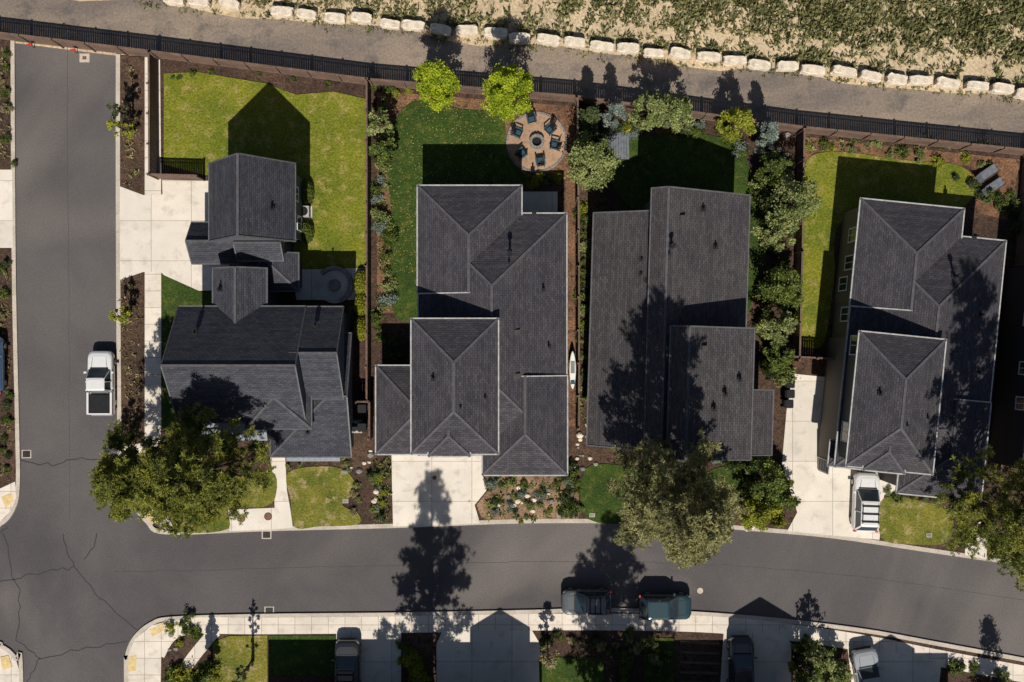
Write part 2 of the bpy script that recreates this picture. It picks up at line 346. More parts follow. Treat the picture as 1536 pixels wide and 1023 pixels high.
prism('tactile_paving',[(4,745),(20,738),(22,752),(10,762)],.14,.158,M['yellow'])
prism('tactile_paving',[(225,944),(245,935),(248,944),(230,954)],.14,.158,M['yellow'])
prism('tactile_paving',[(194,985),(206,982),(205,1005),(194,1008)],.14,.158,M['yellow'])
prism('tactile_paving',[(214,770),(225,764),(238,778),(230,786)],.14,.158,M['yellow'])
prism('tactile_paving',[(2,985),(14,982),(20,1000),(6,1004)],.14,.158,M['yellow'])
prism('concrete_pad',[(1447,800),(1480,805),(1478,838),(1446,832)],.1,.15,M['drive'])
# lawns
lw=lambda pts,m,sm=True:prism('lawn',pts,.1,.175,M[m],sm)
prism('lawn',[(247,111),(300,109),(345,117),(400,126),(445,143),(500,138),(553,150),(553,400),(500,404),(440,404),(440,300),(345,262),(308,263),(247,247)],.1,.175,M['lawn_a'])
lw([(592,185),(612,158),(640,150),(690,164),(740,168),(757,185),(762,235),(790,270),(760,300),(660,330),(645,400),(640,470),(600,480),(586,440),(588,330),(580,240)],'lawn_b')
lw([(905,250),(930,222),(955,206),(1040,200),(1105,218),(1128,262),(1152,290),(1150,380),(1130,440),(1118,482),(1100,470),(1090,320),(960,320)],'lawn_b')
lw([(1222,232),(1270,229),(1350,240),(1440,250),(1462,290),(1400,330),(1265,330),(1250,420),(1236,510),(1215,522),(1196,505),(1198,400),(1197,300),(1205,252)],'lawn_a')
lw([(258,770),(285,742),(340,722),(408,707),(414,745),(395,760),(345,762),(342,793),(275,797)],'lawn_c')
lw([(433,708),(490,699),(522,708),(535,735),(514,756),(538,770),(536,786),(480,789),(443,790),(437,750)],'lawn_c')
prism('lawn',[(244,412),(300,437),(330,440),(330,650),(258,652),(245,640)],.1,.175,M['lawn_b'])
lw([(878,702),(950,700),(1000,712),(995,760),(975,780),(882,778)],'lawn_b')
lw([(1080,700),(1115,708),(1108,750),(1090,780),(1040,780),(1050,720)],'lawn_b')
lw([(1325,746),(1400,756),(1427,775),(1420,812),(1370,816),(1321,806)],'lawn_c')
prism('lawn',[(320,962),(345,953),(402,952),(402,1080),(322,1080)],.1,.175,M['lawn_c'])
prism('lawn',[(404,952),(504,952),(504,1012),(404,1012)],.1,.175,M['lawn_b'])
prism('lawn',[(808,985),(905,985),(905,1090),(812,1090)],.1,.175,M['lawn_b'])
prism('lawn',[(965,955),(1010,956),(1010,1060),(965,1060)],.1,.175,M['lawn_b'])
for i in range(5): prism('garden_step',[(1020,960+i*15),(1078,962+i*15),(1078,966+i*15),(1020,964+i*15)],.1,.19,M['timber'])
# mulch variants
prism('tan_garden_bed',[(728,712),(850,708),(868,720),(868,778),(735,781),(722,775),(715,757),(732,736)],.1,.132,M['mulch_tan'])
prism('red_garden_bed',[(566,140),(600,140),(862,160),(862,640),(848,640),(848,270),(760,262),(755,180),(640,150),(600,170),(584,240),(592,470),(566,470)],.1,.128,M['mulch_red'])
prism('red_garden_bed',[(1198,205),(1530,240),(1510,330),(1465,320),(1455,250),(1222,228),(1200,250)],.1,.128,M['mulch_red'])
# garden rocks
mb=MB()
for a,b,n_ in((800,745,16),(566,740,7),(1150,225,14),(1165,255,8),(560,690,4),(1130,780,6),(870,690,8),(1450,780,6),(880,650,6),(260,950,5),(530,700,4)):
    for i in range(n_):
        x,y=G(a+R.normal()*(34 if n_>14 else 10),b+R.normal()*(14 if n_>14 else 12)); r=R.uniform(.1,.28); rg=[]
        for z,s in((0,1),(.5,.95),(.85,.55)): rg.append([(x+r*s*math.cos(t)*R.uniform(.85,1.2),y+r*s*math.sin(t)*R.uniform(.7,1),.1+z*r) for t in np.linspace(0,6.283,8)[:-1]])
        mb.loft(rg,0 if R.random()<.5 else 1)
mb.make('garden_rocks',[M['rockg'],M['rock']])
# circle patio, fire pit, chairs
cx,cy=G(805,214)
v=[];n=40
for i in range(n): v.append((cx+2.2*math.cos(6.2832*i/n),cy+2.2*math.sin(6.2832*i/n)))
obj('round_patio',[(a,b,.17) for a,b in v]+[(a,b,.1) for a,b in v],[tuple(range(n))]+[(i,i+n,(i+1)%n+n,(i+1)%n) for i in range(n)],[M['patio']])
mb=MB()
for i in range(38):
    a=6.2832*i/38; mb.box(cx+2.2*math.cos(a),cy+2.2*math.sin(a),.17,.16,.33,.1,0,a)
mb.make('patio_edging',[M['rockg']])
mb=MB()
for i in range(14):
    a=6.2832*i/14; mb.box(cx+.45*math.cos(a),cy+.45*math.sin(a),.36,.2,.19,.38,0,a)
mb.tube([(cx,cy,.17),(cx,cy,.3)],[.37,.37],14,1); mb.make('fire_pit',[M['rockg'],M['black']])
def chair(px,py):
    x,y=G(px,py); rz=math.atan2(cy-y,cx-x); mb=MB()
    for i in range(5): mb.box(-.2+.11*i,0,.36+.012*i,.095,.5,.025,0)
    for i in range(5):
        yy=-.2+.1*i; mb.beam((-.22,yy,.34),(-.52,yy*1.15,1.0-.05*abs(i-2)),.09,.025,0)
    for s in(-1,1):
        mb.box(-.02,s*.31,.58,.62,.11,.025,1); mb.box(.24,s*.29,.29,.07,.05,.56,1); mb.beam((.25,s*.26,.37),(-.5,s*.26,.03),.04,.09,1)
    mb.box(.02,0,.42,.34,.4,.06,1)
    o=mb.make('adirondack_chair',[M['black'],M['blue']],loc=(x,y,.17)); o.rotation_euler=(0,0,rz)
for p in((797,181),(824,197),(831,220),(777,202),(783,232),(810,243)): chair(*p)
x0,y0=G(503,428); mb=MB()
mb.tube([(x0,y0,.1),(x0,y0,.19)],[1.35,1.35],32,0)
for i in range(18):
    a=-1.1+i*.2; mb.box(x0+1.25*math.cos(a),y0+1.25*math.sin(a),.4,.3,.27,.42,1,a)
mb.tube([(x0,y0,.19),(x0,y0,.5)],[.45,.42],16,1); mb.make('round_seating_patio',[M['drive'],M['rockg']])
prism('back_patio',[(440,404),(548,402),(548,430),(530,450),(445,450)],.1,.16,M['drive'])
prism('back_patio',[(782,288),(836,288),(836,335),(782,335)],.1,.185,M['drive'])
mb=MB(); x0,y0=G(925,218)
for i in range(9): mb.box(x0-.8+i*.2,y0,.3,.185,2.2,.05,0)
mb.box(x0,y0-.8,.19,1.7,.1,.15); mb.box(x0,y0+.8,.19,1.7,.1,.15); mb.make('wooden_deck',[M['wood']])
def lounger(px,py,rz):
    x,y=G(px,py); mb=MB(); mb.box(.2,0,.35,1.3,.62,.06,0)
    mb.box(-.7,0,.52,.6,.62,.06,0,tilt=-.6)
    for a in(-.6,.7):
        for b in(-.25,.25): mb.box(a,b,.17,.05,.05,.33,1)
    for k in(-.33,.33): mb.box(0,k,.36,1.9,.04,.07,1)
    o=mb.make('sun_lounger',[M['wood'],M['black']],loc=(x,y,.13)); o.rotation_euler=(0,0,rz)
lounger(1475,262,.6); lounger(1484,282,.6)
x0,y0=G(859,555,1); mb=MB(); out=[]
for i in range(24):
    a=6.2832*i/24; out.append((x0+.24*math.cos(a)*(1-.15*math.sin(a)**2),y0+1.4*math.sin(a)))
mb.loft([[(a,b,.9) for a,b in out],[(a,b,.98) for a,b in out],[(x0+(a-x0)*.8,y0+(b-y0)*.93,1.02) for a,b in out]],0,True,True); mb.box(x0,y0-.9,1.03,.3,.3,.03,1); mb.box(x0,y0+.2,1.03,.3,.9,.03,3)
mb.box(x0,y0+.7,.5,.5,.08,.78,2); mb.box(x0,y0-.7,.5,.5,.08,.78,2)
mb.make('paddleboard',[M['white'],M['blue'],M['black'],M['steel']])
# ------------------------------------------------------------ fences
def fence(pts,h=1.85,step=.17,name='wooden_fence'):
    mb=MB(); P=[Vector(G(*p)) for p in pts]
    for a,b in zip(P,P[1:]):
        d=b-a; L=d.length; d.normalize(); rz=math.atan2(d.y,d.x); nrm=Vector((-d.y,d.x))
        n=int(L/step)
        for i in range(n):
            c=a+d*(i+.5)*L/n; hh=h+random.uniform(-.015,.015); mb.box(c.x,c.y,hh/2+.05,L/n-.015,.022,hh,0,rz)
        npst=max(1,round(L/2.4))
        for i in range(npst+1):
            c=a+d*L*i/npst-nrm*.07; mb.box(c.x,c.y,h/2+.12,.1,.1,h+.2,1,rz); mb.box(c.x,c.y,h+.24,.15,.15,.05,1,rz)
        for z in(.35,h-.2):
            c=(a+b)/2-nrm*.035; mb.box(c.x,c.y,z,L,.045,.09,1,rz)
        c=(a+b)/2-nrm*.01; mb.box(c.x,c.y,h+.085,L,.13,.03,1,rz)
    return mb.make(name,[M['fence'],M['fence']])
fence([(-300,20),(0,59),(240,88),(560,129)]); fence([(560,129),(862,154),(1195,199),(1536,234),(1800,262)])
fence([(238,92),(239,268),(308,270)]); fence([(556,132),(556,400),(556,600)]); fence([(864,158),(866,400),(866,640)])
fence([(1195,203),(1192,380),(1188,540)]); fence([(1176,534),(1250,538)]); fence([(1533,238),(1520,400),(1482,700)]); fence([(540,600),(560,600),(560,655)])
for a,b in((45,65),(110,73)):
    x,y=G(a,b,.9); mb=MB(); mb.box(0,0,.95,.34,.05,.34,0,.12); mb.box(-.12,0.03,.4,.06,.04,.8,1); mb.make('barrier_sign',[M['red'],M['fence']],loc=(x,y-.1,0))
for i,x in enumerate(range(262,1700,40)):
    w=R.uniform(1.45,1.8); hh=R.uniform(.6,.8)
    if i in(3,): continue
    a,b=G(x+R.uniform(-4,4),by(x)+R.uniform(-2.5,2.5),.4); mb=MB(); rings=[]
    dd=R.uniform(.56,.74); tl=R.normal()*.03
    for z,s in((0,.97),(.12,1),(hh-.08,1),(hh,.92)):
        rg=[]
        for k in range(20):
            t=6.2832*k/20; c,s_=math.cos(t),math.sin(t); q=(abs(c)**9+abs(s_)**9)**(-1/9)
            rg.append((w/2*c*q*s+R.normal()*.022,dd/2*s_*q*s+R.normal()*.022,z+R.normal()*.012+tl*c*z))
        rings.append(rg)
    mb.loft(rings,0); o=mb.make('stone_block',[M['rock']],loc=(a,b,0)); o.rotation_euler=(0,0,-.11+R.normal()*.06)
def disc(name,px,py,r,mat,z):
    x,y=G(px,py); mb=MB(); mb.tube([(x,y,z-.03),(x,y,z)],[r,r],24,0); mb.tube([(x,y,z),(x,y,z+.008)],[r*.82,r*.82],24,1); mb.make(name,[M['iron'],mat])
disc('manhole_cover',1050,886,.28,M['kerb'],.02); disc('manhole_cover',363,777,.3,M['rust'],.16); disc('manhole_cover',403,774,.3,M['rust'],.16); disc('manhole_cover',652,716,.16,M['rust'],.16)
for a,b in((40,681),(400,802),(404,916)):
    x,y=G(a,b); mb=MB(); mb.box(x,y,.018,.72,.62,.02,0)
    mb.box(x,y,.03,.56,.48,.012,1)
    for i in range(6): mb.box(x-.22+i*.088,y,.04,.03,.46,.012,2)
    mb.make('storm_drain',[M['kerb'],M['black'],M['iron']])
x,y=G(127,87); mb=MB(); mb.box(x,y,.02,.75,.65,.02,0); mb.box(x,y,.035,.3,.25,.02,1); mb.make('storm_drain',[M['kerb'],M['rust']])
for a,b in((287,783),(519,751),(1310,785),(1392,802),(840,772),(888,772),(232,707)):
    x,y=G(a,b); mb=MB(); mb.box(x,y,.18,.42,.3,.05,0); mb.box(x,y,.207,.34,.22,.01,1); mb.make('utility_box_lid',[M['kerb'],M['rockg']])
def crack(pts,w=.06,mt='crack',jit=2.0,nm='sealed_crack'):
    q=[]
    for a,b in zip(pts,pts[1:]):
        for k in range(6):
            t=k/6; q.append((a[0]+(b[0]-a[0])*t+R.normal()*jit,a[1]+(b[1]-a[1])*t+R.normal()*jit))
    q.append(pts[-1]); ribbon(nm,q,w,.008,.017,M[mt],False)
for c in([(95,805),(110,850),(150,895),(205,945)],[(8,800),(30,900),(25,960),(60,985),(130,975),(192,962)],[(0,800),(8,790)],[(30,690),(80,700),(110,685),(150,690)],[(60,985),(40,1023)],[(110,850),(60,860),(0,872)],[(130,840),(145,800)]): crack(c,.07)
crack(smooth([(170,858),(500,850),(820,842),(1050,846),(1300,866),(1600,910)],False,3),.025,'seam',.5,'paving_seam')
crack([(101,70),(102,300),(104,500),(104,780)],.025,'seam',.5,'paving_seam')
# ------------------------------------------------------------ houses
class House:
    def __init__(s,name,ox,oy,rot,roof,side,trim):
        x,y=G(ox,oy); s.e=empty(name,(x,y,0),rot); s.ox,s.oy=ox,oy; s.mats=[M[roof],M[side],M[trim],M['cap']]; s.side=M[side]
    def L(s,px,py): return ((px-s.ox)/S,-(py-s.oy)/S)
    def trims(s,mb,per,ridges):
        for a,b in per: mb.beam(Vector(a)+Vector((0,0,-.03)),Vector(b)+Vector((0,0,-.03)),.09,.13,2)
        for a,b in ridges: mb.beam(Vector(a)+Vector((0,0,.01)),Vector(b)+Vector((0,0,.01)),.17,.04,3)
    def walls(s,x0,y0,x1,y1,z,ins=.4):
        mb=MB(); mb.box((x0+x1)/2,(y0+y1)/2,z/2,(x1-x0)-2*ins,(y1-y0)-2*ins,z-.06); mb.make('walls',[s.side],s.e)
    def block(s,a,b,c,d,ze,p,axis='y',ends='hh',wall=True):
        x0,y1=s.L(a,b); x1,y0=s.L(c,d); mb=MB()
        if axis=='y':
            hw=(x1-x0)/2; xm=(x0+x1)/2; r=hw*p
            yn=y1-hw if ends[0]=='h' else y1; ys=y0+hw if ends[1]=='h' else y0
            A=(xm,yn,ze+r); B=(xm,ys,ze+r)
        else:
            hw=(y1-y0)/2; ym=(y0+y1)/2; r=hw*p
            xw=x0+hw if ends[0]=='h' else x0; xe=x1-hw if ends[1]=='h' else x1
            A=(xw,ym,ze+r); B=(xe,ym,ze+r)
        c=[(x0,y1),(x1,y1),(x1,y0),(x0,y0)]
        V=[(q[0],q[1],ze-.2) for q in c]+[(q[0],q[1],ze) for q in c]+[A,B]
        f=[(0,1,2,3)];m=[2]
        for i in range(4): f.append((i,i+4,(i+1)%4+4,(i+1)%4)); m.append(2)
        if axis=='y':
            f+=[(6,5,8,9),(7,9,8,4),(5,4,8),(7,6,9)]; m+=[0,0,0 if ends[0]=='h' else 1,0 if ends[1]=='h' else 1]
        else:
            f+=[(5,4,8,9),(7,6,9,8),(4,7,8),(6,5,9)]; m+=[0,0,0 if ends[0]=='h' else 1,0 if ends[1]=='h' else 1]
        mb.v+=V; mb.f+=f; mb.m+=m
        E=[V[4],V[5],V[6],V[7]]; per=[];rid=[(A,B)]
        if axis=='y':
            per+=[(E[1],E[2]),(E[3],E[0])]
            if ends[0]=='h': per.append((E[0],E[1])); rid+=[(E[0],A),(E[1],A)]
            else: per+=[(E[0],A),(A,E[1])]
            if ends[1]=='h': per.append((E[2],E[3])); rid+=[(E[2],B),(E[3],B)]
            else: per+=[(E[3],B),(B,E[2])]
        else:
            per+=[(E[0],E[1]),(E[2],E[3])]
            if ends[0]=='h': per.append((E[3],E[0])); rid+=[(E[0],A),(E[3],A)]
            else: per+=[(E[0],A),(A,E[3])]
            if ends[1]=='h': per.append((E[1],E[2])); rid+=[(E[1],B),(E[2],B)]
            else: per+=[(E[1],B),(B,E[2])]
        s.trims(mb,per,rid); ob=mb.make('roof',s.mats,s.e,uv=True)
        import bmesh
        bm=bmesh.new(); bm.from_mesh(ob.data); bmesh.ops.recalc_face_normals(bm,faces=bm.faces); bm.to_mesh(ob.data); bm.free()
        if wall: s.walls(x0,y0,x1,y1,ze)
    def profile(s,prof,b,d,wall=True,mat=None,ins=.35):
        y1=-(b-s.oy)/S; y0=-(d-s.oy)/S; P=[((q-s.ox)/S,z) for q,z in prof]; n=len(P); mb=MB(); th=.22
        V=[(x,y1,z) for x,z in P]+[(x,y0,z) for x,z in P]+[(x,y1,z-th) for x,z in P]+[(x,y0,z-th) for x,z in P]; f=[];m=[]
        for i in range(n-1):
            f.append((n+i,n+i+1,i+1,i)); m.append(0); f.append((2*n+i,2*n+i+1,3*n+i+1,3*n+i)); m.append(2)
            f.append((i,i+1,2*n+i+1,2*n+i)); m.append(2); f.append((n+i+1,n+i,3*n+i,3*n+i+1)); m.append(2)
        f+=[(0,2*n,3*n,n),(n-1,2*n-1,4*n-1,3*n-1)]; m+=[2,2]
        mb.v+=V; mb.f+=f; mb.m+=m
        per=[(V[i],V[i+1]) for i in range(n-1)]+[(V[n+i],V[n+i+1]) for i in range(n-1)]+[(V[0],V[n]),(V[n-1],V[2*n-1])]
        s.trims(mb,per,[(V[i],V[n+i]) for i in range(1,n-1)])
        ms=list(s.mats)
        if mat: ms[0]=mat
        mb.make('roof',ms,s.e,uv=True)
        if wall:
            w=MB(); Q=[(P[0][0]+ins,P[0][1]-th)]+[(x,z-th) for x,z in P[1:-1]]+[(P[-1][0]-ins,P[-1][1]-th)]
            for i in range(len(Q)-1):
                (xa,za),(xb,zb)=Q[i],Q[i+1]; ya,yb=y0+ins,y1-ins
                w.add([(xa,ya,0),(xb,ya,0),(xb,yb,0),(xa,yb,0),(xa,ya,za),(xb,ya,zb),(xb,yb,zb),(xa,yb,za)],[(0,1,5,4),(1,2,6,5),(2,3,7,6),(3,0,4,7)])
            w.make('walls',[s.side],s.e)
    def window(s,px,py,z,w,h,face,nm='window'):
        x,y=s.L(px,py); mb=MB()
        def bx(u,zz,su,sz,dep,m):
            if face in'EW':
                sg=1 if face=='E' else -1; mb.box(x+sg*dep,y+u,zz,.05,su,sz,m)
            else:
                sg=1 if face=='N' else -1; mb.box(x+u,y+sg*dep,zz,su,.05,sz,m)
        bx(0,z,w,h,.03,1)
        for u in(-w/2,w/2): bx(u,z,.09,h+.09,.06,0)
        if nm=='window': bx(0,z,.05,h,.058,0)
        for zz in(-h/2,h/2): bx(0,z+zz,w-.09,.09,.06,0)
        if nm=='garage_door':
            for i in range(1,4): bx(0,z-h/2+h*i/4,w-.1,.03,.06,0)
        mb.make(nm,[M['white'],M['glass'] if nm=='window' else M['trimd']],s.e)
    def vent(s,px,py,z,h=.5,r=.07,cap=False):
        x,y=s.L(px,py); mb=MB(); mb.tube([(x,y,z-.6),(x,y,z+h)],[r,r],10); mb.box(x,y,z+.02,.32,.32,.05)
        if cap: mb.tube([(x,y,z+h),(x,y,z+h+.1)],[r*1.9,r*1.9],10)
        mb.make('roof_vent',[M['black']],s.e)
    def box_vent(s,px,py,z):
        x,y=s.L(px,py); mb=MB(); mb.box(x,y,z,.3,.3,.3); mb.box(x,y,z+.17,.38,.38,.05); mb.make('box_vent',[M['iron']],s.e)
def planA(name,ox,oy,rot,side,west,roof):
    h=House(name,ox,oy,rot,roof,side,'trim'); X=lambda q:q-635+ox; Y=lambda q:q-293+oy
    h.block(X(635),Y(293),X(782),Y(445),4.53,.42,'y','hg')
    h.block(X(636),Y(332),X(845),Y(672),4.5,.42,'y','hh')
    h.block(X(726),Y(560),X(846),Y(700),4.54,.46,'y','gh')
    h.block(X(632),Y(481),X(750),Y(664),7.2,.42,'y','hh')
    h.block(X(655),Y(610),X(712),Y(667),7.23,.46,'y','gh',False)
    if west: h.block(X(574),Y(546),X(760),Y(673),3.6,.42,'x','hg')
    else: h.block(X(633),Y(636),X(740),Y(673.5),3.6,.42,'x','hg')
    for a,b,z in((765,405,5.8),(812,440,5.2),(800,330,4.6),(820,520,5.0)): h.vent(X(a-1),Y(b),z)
    h.vent(X(765),Y(392),5.8,.9,.09,True)
    for a,b,z in((663,562,7.9),(732,588,7.5),(700,600,8.1)): h.vent(X(a),Y(b),z,.4)
    h.box_vent(X(775),Y(500),5.9); h.box_vent(X(775),Y(560),5.9)
    for a,b,z in((643,340,2.8),(643,410,1.8),(643,380,2.6),(643,455,2.8)): h.window(X(a),Y(b),z,1.0,1.6,'W')
    for b in(500,620): h.window(X(640),Y(b),5.6,1.3,1.4,'W')
    h.window(X(690),Y(656),5.6,2,1.3,'S'); h.window(X(786),Y(692),1.9,2.2,1.5,'S')
    for b in(400,470,560,640): h.window(X(837),Y(b),2,1.2,1.4,'E')
    h.window(X(700),Y(301),2,2.5,1.9,'N')
    return h
h2=planA('hip_roof_house',635,293,0,'side2',True,'roof')
h2.window(655,665,1.45,4.9,2.3,'S','garage_door')
h4=planA('hip_roof_house',1256.6,311,-math.radians(5.7),'side4',False,'roof')
h4.window(1256.6+9,311+350,1.45,4.4,2.3,'W','garage_door'); h4.window(1256.6+30,311+374,1.4,2.4,2.3,'S','garage_door')
h1=House('gable_roof_house',400,400,0,'roof1','side1','trimd')
h1.block(344,263,465,372,4.7,1.15,'y','gg')
h1.block(309,341,440,401,3.1,.85,'x','gg')
h1.block(382,352,447,399,4.4,.8,'x','gg')
h1.block(372,385,462,440,3.0,.5,'y','gh')
h1.block(351,410,427,520,5.0,.6,'y','gg')
h1.block(305,463,482,625,5.2,.8,'x','gg')
h1.block(470,463.5,534,592,5.15,.8,'x','gg')
h1.block(398,530,490,634,5.22,.62,'y','gh')
h1.block(423,500,539,677,3.4,.42,'x','hg')
def shed(h,a,b,c,d,zn,zs,mat):
    x0,y1=h.L(a,b);x1,y0=h.L(c,d); mb=MB(); w=x1-x0
    mb.add([(x0,y0,zs),(x1,y0,zs),(x1,y1,zn),(x0,y1,zn),(x0,y0,zs-.1),(x1,y0,zs-.1),(x1,y1,zn-.1),(x0,y1,zn-.1)],[(0,1,2,3),(7,6,5,4),(0,4,5,1),(1,5,6,2),(2,6,7,3),(3,7,4,0)])
    for i in range(int(w/.4)+1): mb.beam((x0+i*.4+.02,y0,zs+.02),(x0+i*.4+.02,y1,zn+.02),.035,.06)
    for i in range(3): mb.box(x0+.2+(w-.4)*i/2,y0+.15,(zs-.1)/2,.16,.16,zs-.12,1)
    mb.make('porch_roof',[mat,M['white']],h.e)
shed(h1,288,618,416,655,3.5,2.8,M['metal']); shed(h1,443,668,520,685,3.1,2.7,M['metal'])
for a,b,z,w,hh in((526,500,3.9,1.6,1.1),(526,535,3.9,.7,1.3),(526,560,2.2,1.0,1.4),(531,620,2,1,1.4),(457,300,3,1,1.3),(439,368,3.5,1.2,.9),(457,340,2,1,1.3)): h1.window(a,b,z,w,hh,'E')
h1.window(316,369,1.4,2.6,2.3,'W','garage_door'); h1.window(352,305,1.4,2.6,2.3,'W','garage_door'); h1.window(480,669,1.8,2,1.4,'S')
for a,b,z in((440,330,6.2),(365,440,5.6),(340,500,7),(500,490,6.5),(480,640,4.2)): h1.vent(a,b,z,.5)
h3=House('shed_roof_house',978,300,-math.radians(1.7),'roof2','side2','trimd')
h3.profile([(884,4.0),(967,6.1)],333,662)
h3.profile([(958,6.45),(979,7.25),(1101,4.75)],304,655)
h3.profile([(986,7.5),(1009,8.25),(1100,7.25)],491,668)
h3.profile([(1070,5.3),(1146,4.05)],576,668)
for a,b,z in((992,395,7.1),(1040,330,6.3),(1060,380,5.9)): h3.vent(a-10,b,z,.4)
h3.vent(985,384,7.3,.7,.09,True); h3.vent(950,400,5.6,.3); h3.vent(950,420,5.6,.3)
h3.box_vent(1030,520,8.1); h3.box_vent(1000,345,6.9)
for a,b,z in((1060,580,8),(1045,600,8.1),(1080,560,7.7)): h3.vent(a,b,z,.35)
for b in(340,400,450): h3.window(1095,b,2.2,1.2,1.4,'E')
h3.window(1040,311,2,2.4,1.8,'N'); h3.window(1030,661,1.4,4.8,2.3,'S','garage_door')
h5=House('neighbour_house',1500,400,-math.radians(5.5),'roof','side5','trimd')
h5.block(1500,395,1700,700,5.6,.5,'y','hh')
for b,z in((480,3.9),(550,3.9),(600,3.9)): h5.window(1508,b,z,.9,1.1,'W')
def south(a,b,gy,ze,g=None):
    h=House('street_house',a,gy,0,'roof','side2','trim'); h.block(a,gy,b,gy+230,ze,.45,'x','gg')
    if g: h.block(g[0],gy+g[3],g[1],gy+150,g[2],.7,'y','gg')
    h.window((a+b)/2,gy+8,1.5,4.5,2.3,'N','garage_door')
south(404,640,1046,5.2); south(655,812,1040,4.6,(706,794,5.9,0)); south(925,1188,1048,5.2,(1093,1187,6.6,-10)); south(1282,1420,1072,5.5,(1300,1370,5.9,0))
south(1480,1700,1110,5)
# ------------------------------------------------------------ vehicles
PAINT={}
def paint(n,c):
    if n not in PAINT:
        m=flat('paint_'+n,c,.25,.1,.6,.03); m.node_tree.nodes['Principled BSDF'].inputs['Coat Weight'].default_value=.6; PAINT[n]=m
    return PAINT[n]
def rr(x0,x1,hw,r,z,n=5,nose=0):
    pts=[]
    for cx_,cy_,a0 in((x1-r,hw-r,0),(x0+r,hw-r,90),(x0+r,-hw+r,180),(x1-r,-hw+r,270)):
        for k in range(n+1):
            a=math.radians(a0+90*k/n); x=cx_+r*math.cos(a); y=cy_+r*math.sin(a); pts.append((x,y,z))
    return [(x,y*(1-nose*max(0,(x-x1*.6)/(x1*.4)) if x1>0 else 1),z) for x,y,z in pts]
def vehicle(name,px,py,head,kind,c,L=4.7,rack=False,z0=.012):
    x,y=G(px,py,.9); mb=MB(); q=L/4.7
    f=2.35*q; b=-2.35*q; hb=b
    if kind=='pickup':
        hb=-.72*q
        mb.loft([rr(b+.1,hb+.4,.84,.2,.3),rr(b,hb+.4,.94,.16,.45),rr(b,hb+.4,.95,.16,.66)],0,True,True)
        mb.box((b+hb)/2,0,.675,(hb-b)-.2,1.55,.03,3)
        for s in(-1,1):
            mb.box((b+hb)/2+.02,s*.865,.85,(hb-b)-.02,.15,.38,0); mb.box((b+hb)/2-.3*q,s*.74,.78,.8,.14,.22,3)
        mb.box(b+.07,0,.85,.11,1.58,.38,0); mb.box(b-.05,0,.5,.12,1.6,.16,4)
        mb.box((b+hb)/2,0,.96,(hb-b)-.3,1.54,.04,3)
    mb.loft([rr(hb+.15 if hb==b else hb,f-.15,.84,.35,.3),rr(hb+.02,f-.04,.93,.4,.45,nose=.05),rr(hb,f,.955,.42,.68,nose=.07),rr(hb+.02,f-.06,.945,.42,.88,nose=.08),rr(hb+.05,f-.2,.90,.4,.98,nose=.09),rr(hb+.1,f-.45,.80,.35,1.03,nose=.1)],0,True,True)
    if kind=='pickup': g0,g1,r0,r1,zt=hb+.06,1.05*q,hb+.2,.35*q,1.68
    elif kind=='suv': g0,g1,r0,r1,zt=b+.12,1.12*q,b+.55,.2*q,1.66
    else: g0,g1,r0,r1,zt=b+.55,1.0*q,-1.2*q,.15*q,1.38
    mb.loft([rr(g0,g1,.84,.18,1.0),rr(r0,r1,.66,.16,zt)],1,True)
    mb.loft([rr(r0-.04,r1+.05,.68,.16,zt-.03),rr(r0-.02,r1+.02,.67,.16,zt+.02),rr(r0+.12,r1-.12,.58,.16,zt+.055)],0,True)
    for s in(-1,1):
        mb.beam((g1-.10,s*.78,1.0),(r1-.03,s*.65,zt),.07,.06,0); mb.beam((g0+.1,s*.80,1.0),(r0+.03,s*.66,zt),.12,.07,0)
        xm=(g0+g1)/2-.1; mb.beam((xm,s*.85,1.0),(xm,s*.68,zt),.08,.05,0)
        mb.box(g1-.3,s*1.0,1.08,.14,.2,.15,0); mb.box(f-.26,s*.66,.82,.24,.3,.12,4); mb.box(b+.06,s*.80,.85,.12,.2,.2,5)
        mb.beam((f-.5,s*.5,1.035),(g1-.05,s*.58,1.04),.025,.02,3)
        for wx in(f-.85*q,b+.85*q):
            mb.tube([(wx,s*.70,.35),(wx,s*.925,.35)],[.35,.35],16,2); mb.tube([(wx,s*.92,.35),(wx,s*.935,.35)],[.2,.2],12,4)
    mb.box(f-.02,0,.62,.06,1.1,.22,3); mb.box(f-.02,0,.42,.05,1.3,.12,2)
    mb.box(g1+.02,0,1.04,.1,1.35,.03,3)
    if rack:
        for s in(-1,1): mb.beam((r0+.2,s*.58,zt+.13),(r1-.2,s*.58,zt+.13),.05,.05,3)
        for i in range(3): xx=r0+.35+(r1-r0-.7)*i/2; mb.box(xx,0,zt+.13,.08,1.28,.05,3)
    o=mb.make(name,[paint(*c),M['glass'],M['tire'],M['black'],M['steel'],M['red']],loc=(x,y,z0)); o.rotation_euler=(0,0,math.radians(head))
    bv=o.modifiers.new('bevel','BEVEL'); bv.width=.02; bv.segments=2; bv.limit_method='ANGLE'; return o
WHT=('white',(.72,.72,.72)); SIL=('silver',(.32,.34,.36)); TEAL=('teal',(.02,.05,.06)); DRK=('dark',(.02,.022,.026)); BLU=('blue',(.05,.12,.25))
vehicle('pickup_truck',150,574,90,'pickup',WHT,4.75)
vehicle('parked_suv',880,904,180,'suv',('grey',(.10,.11,.12)),3.7,rack=1); vehicle('parked_suv',998,911,0,'suv',TEAL,3.9)
vehicle('parked_suv',1299,753,88,'suv',WHT,4.4,rack=1,z0=.15); vehicle('parked_suv',521,1002,90,'suv',DRK,4.2,rack=1,z0=.15)
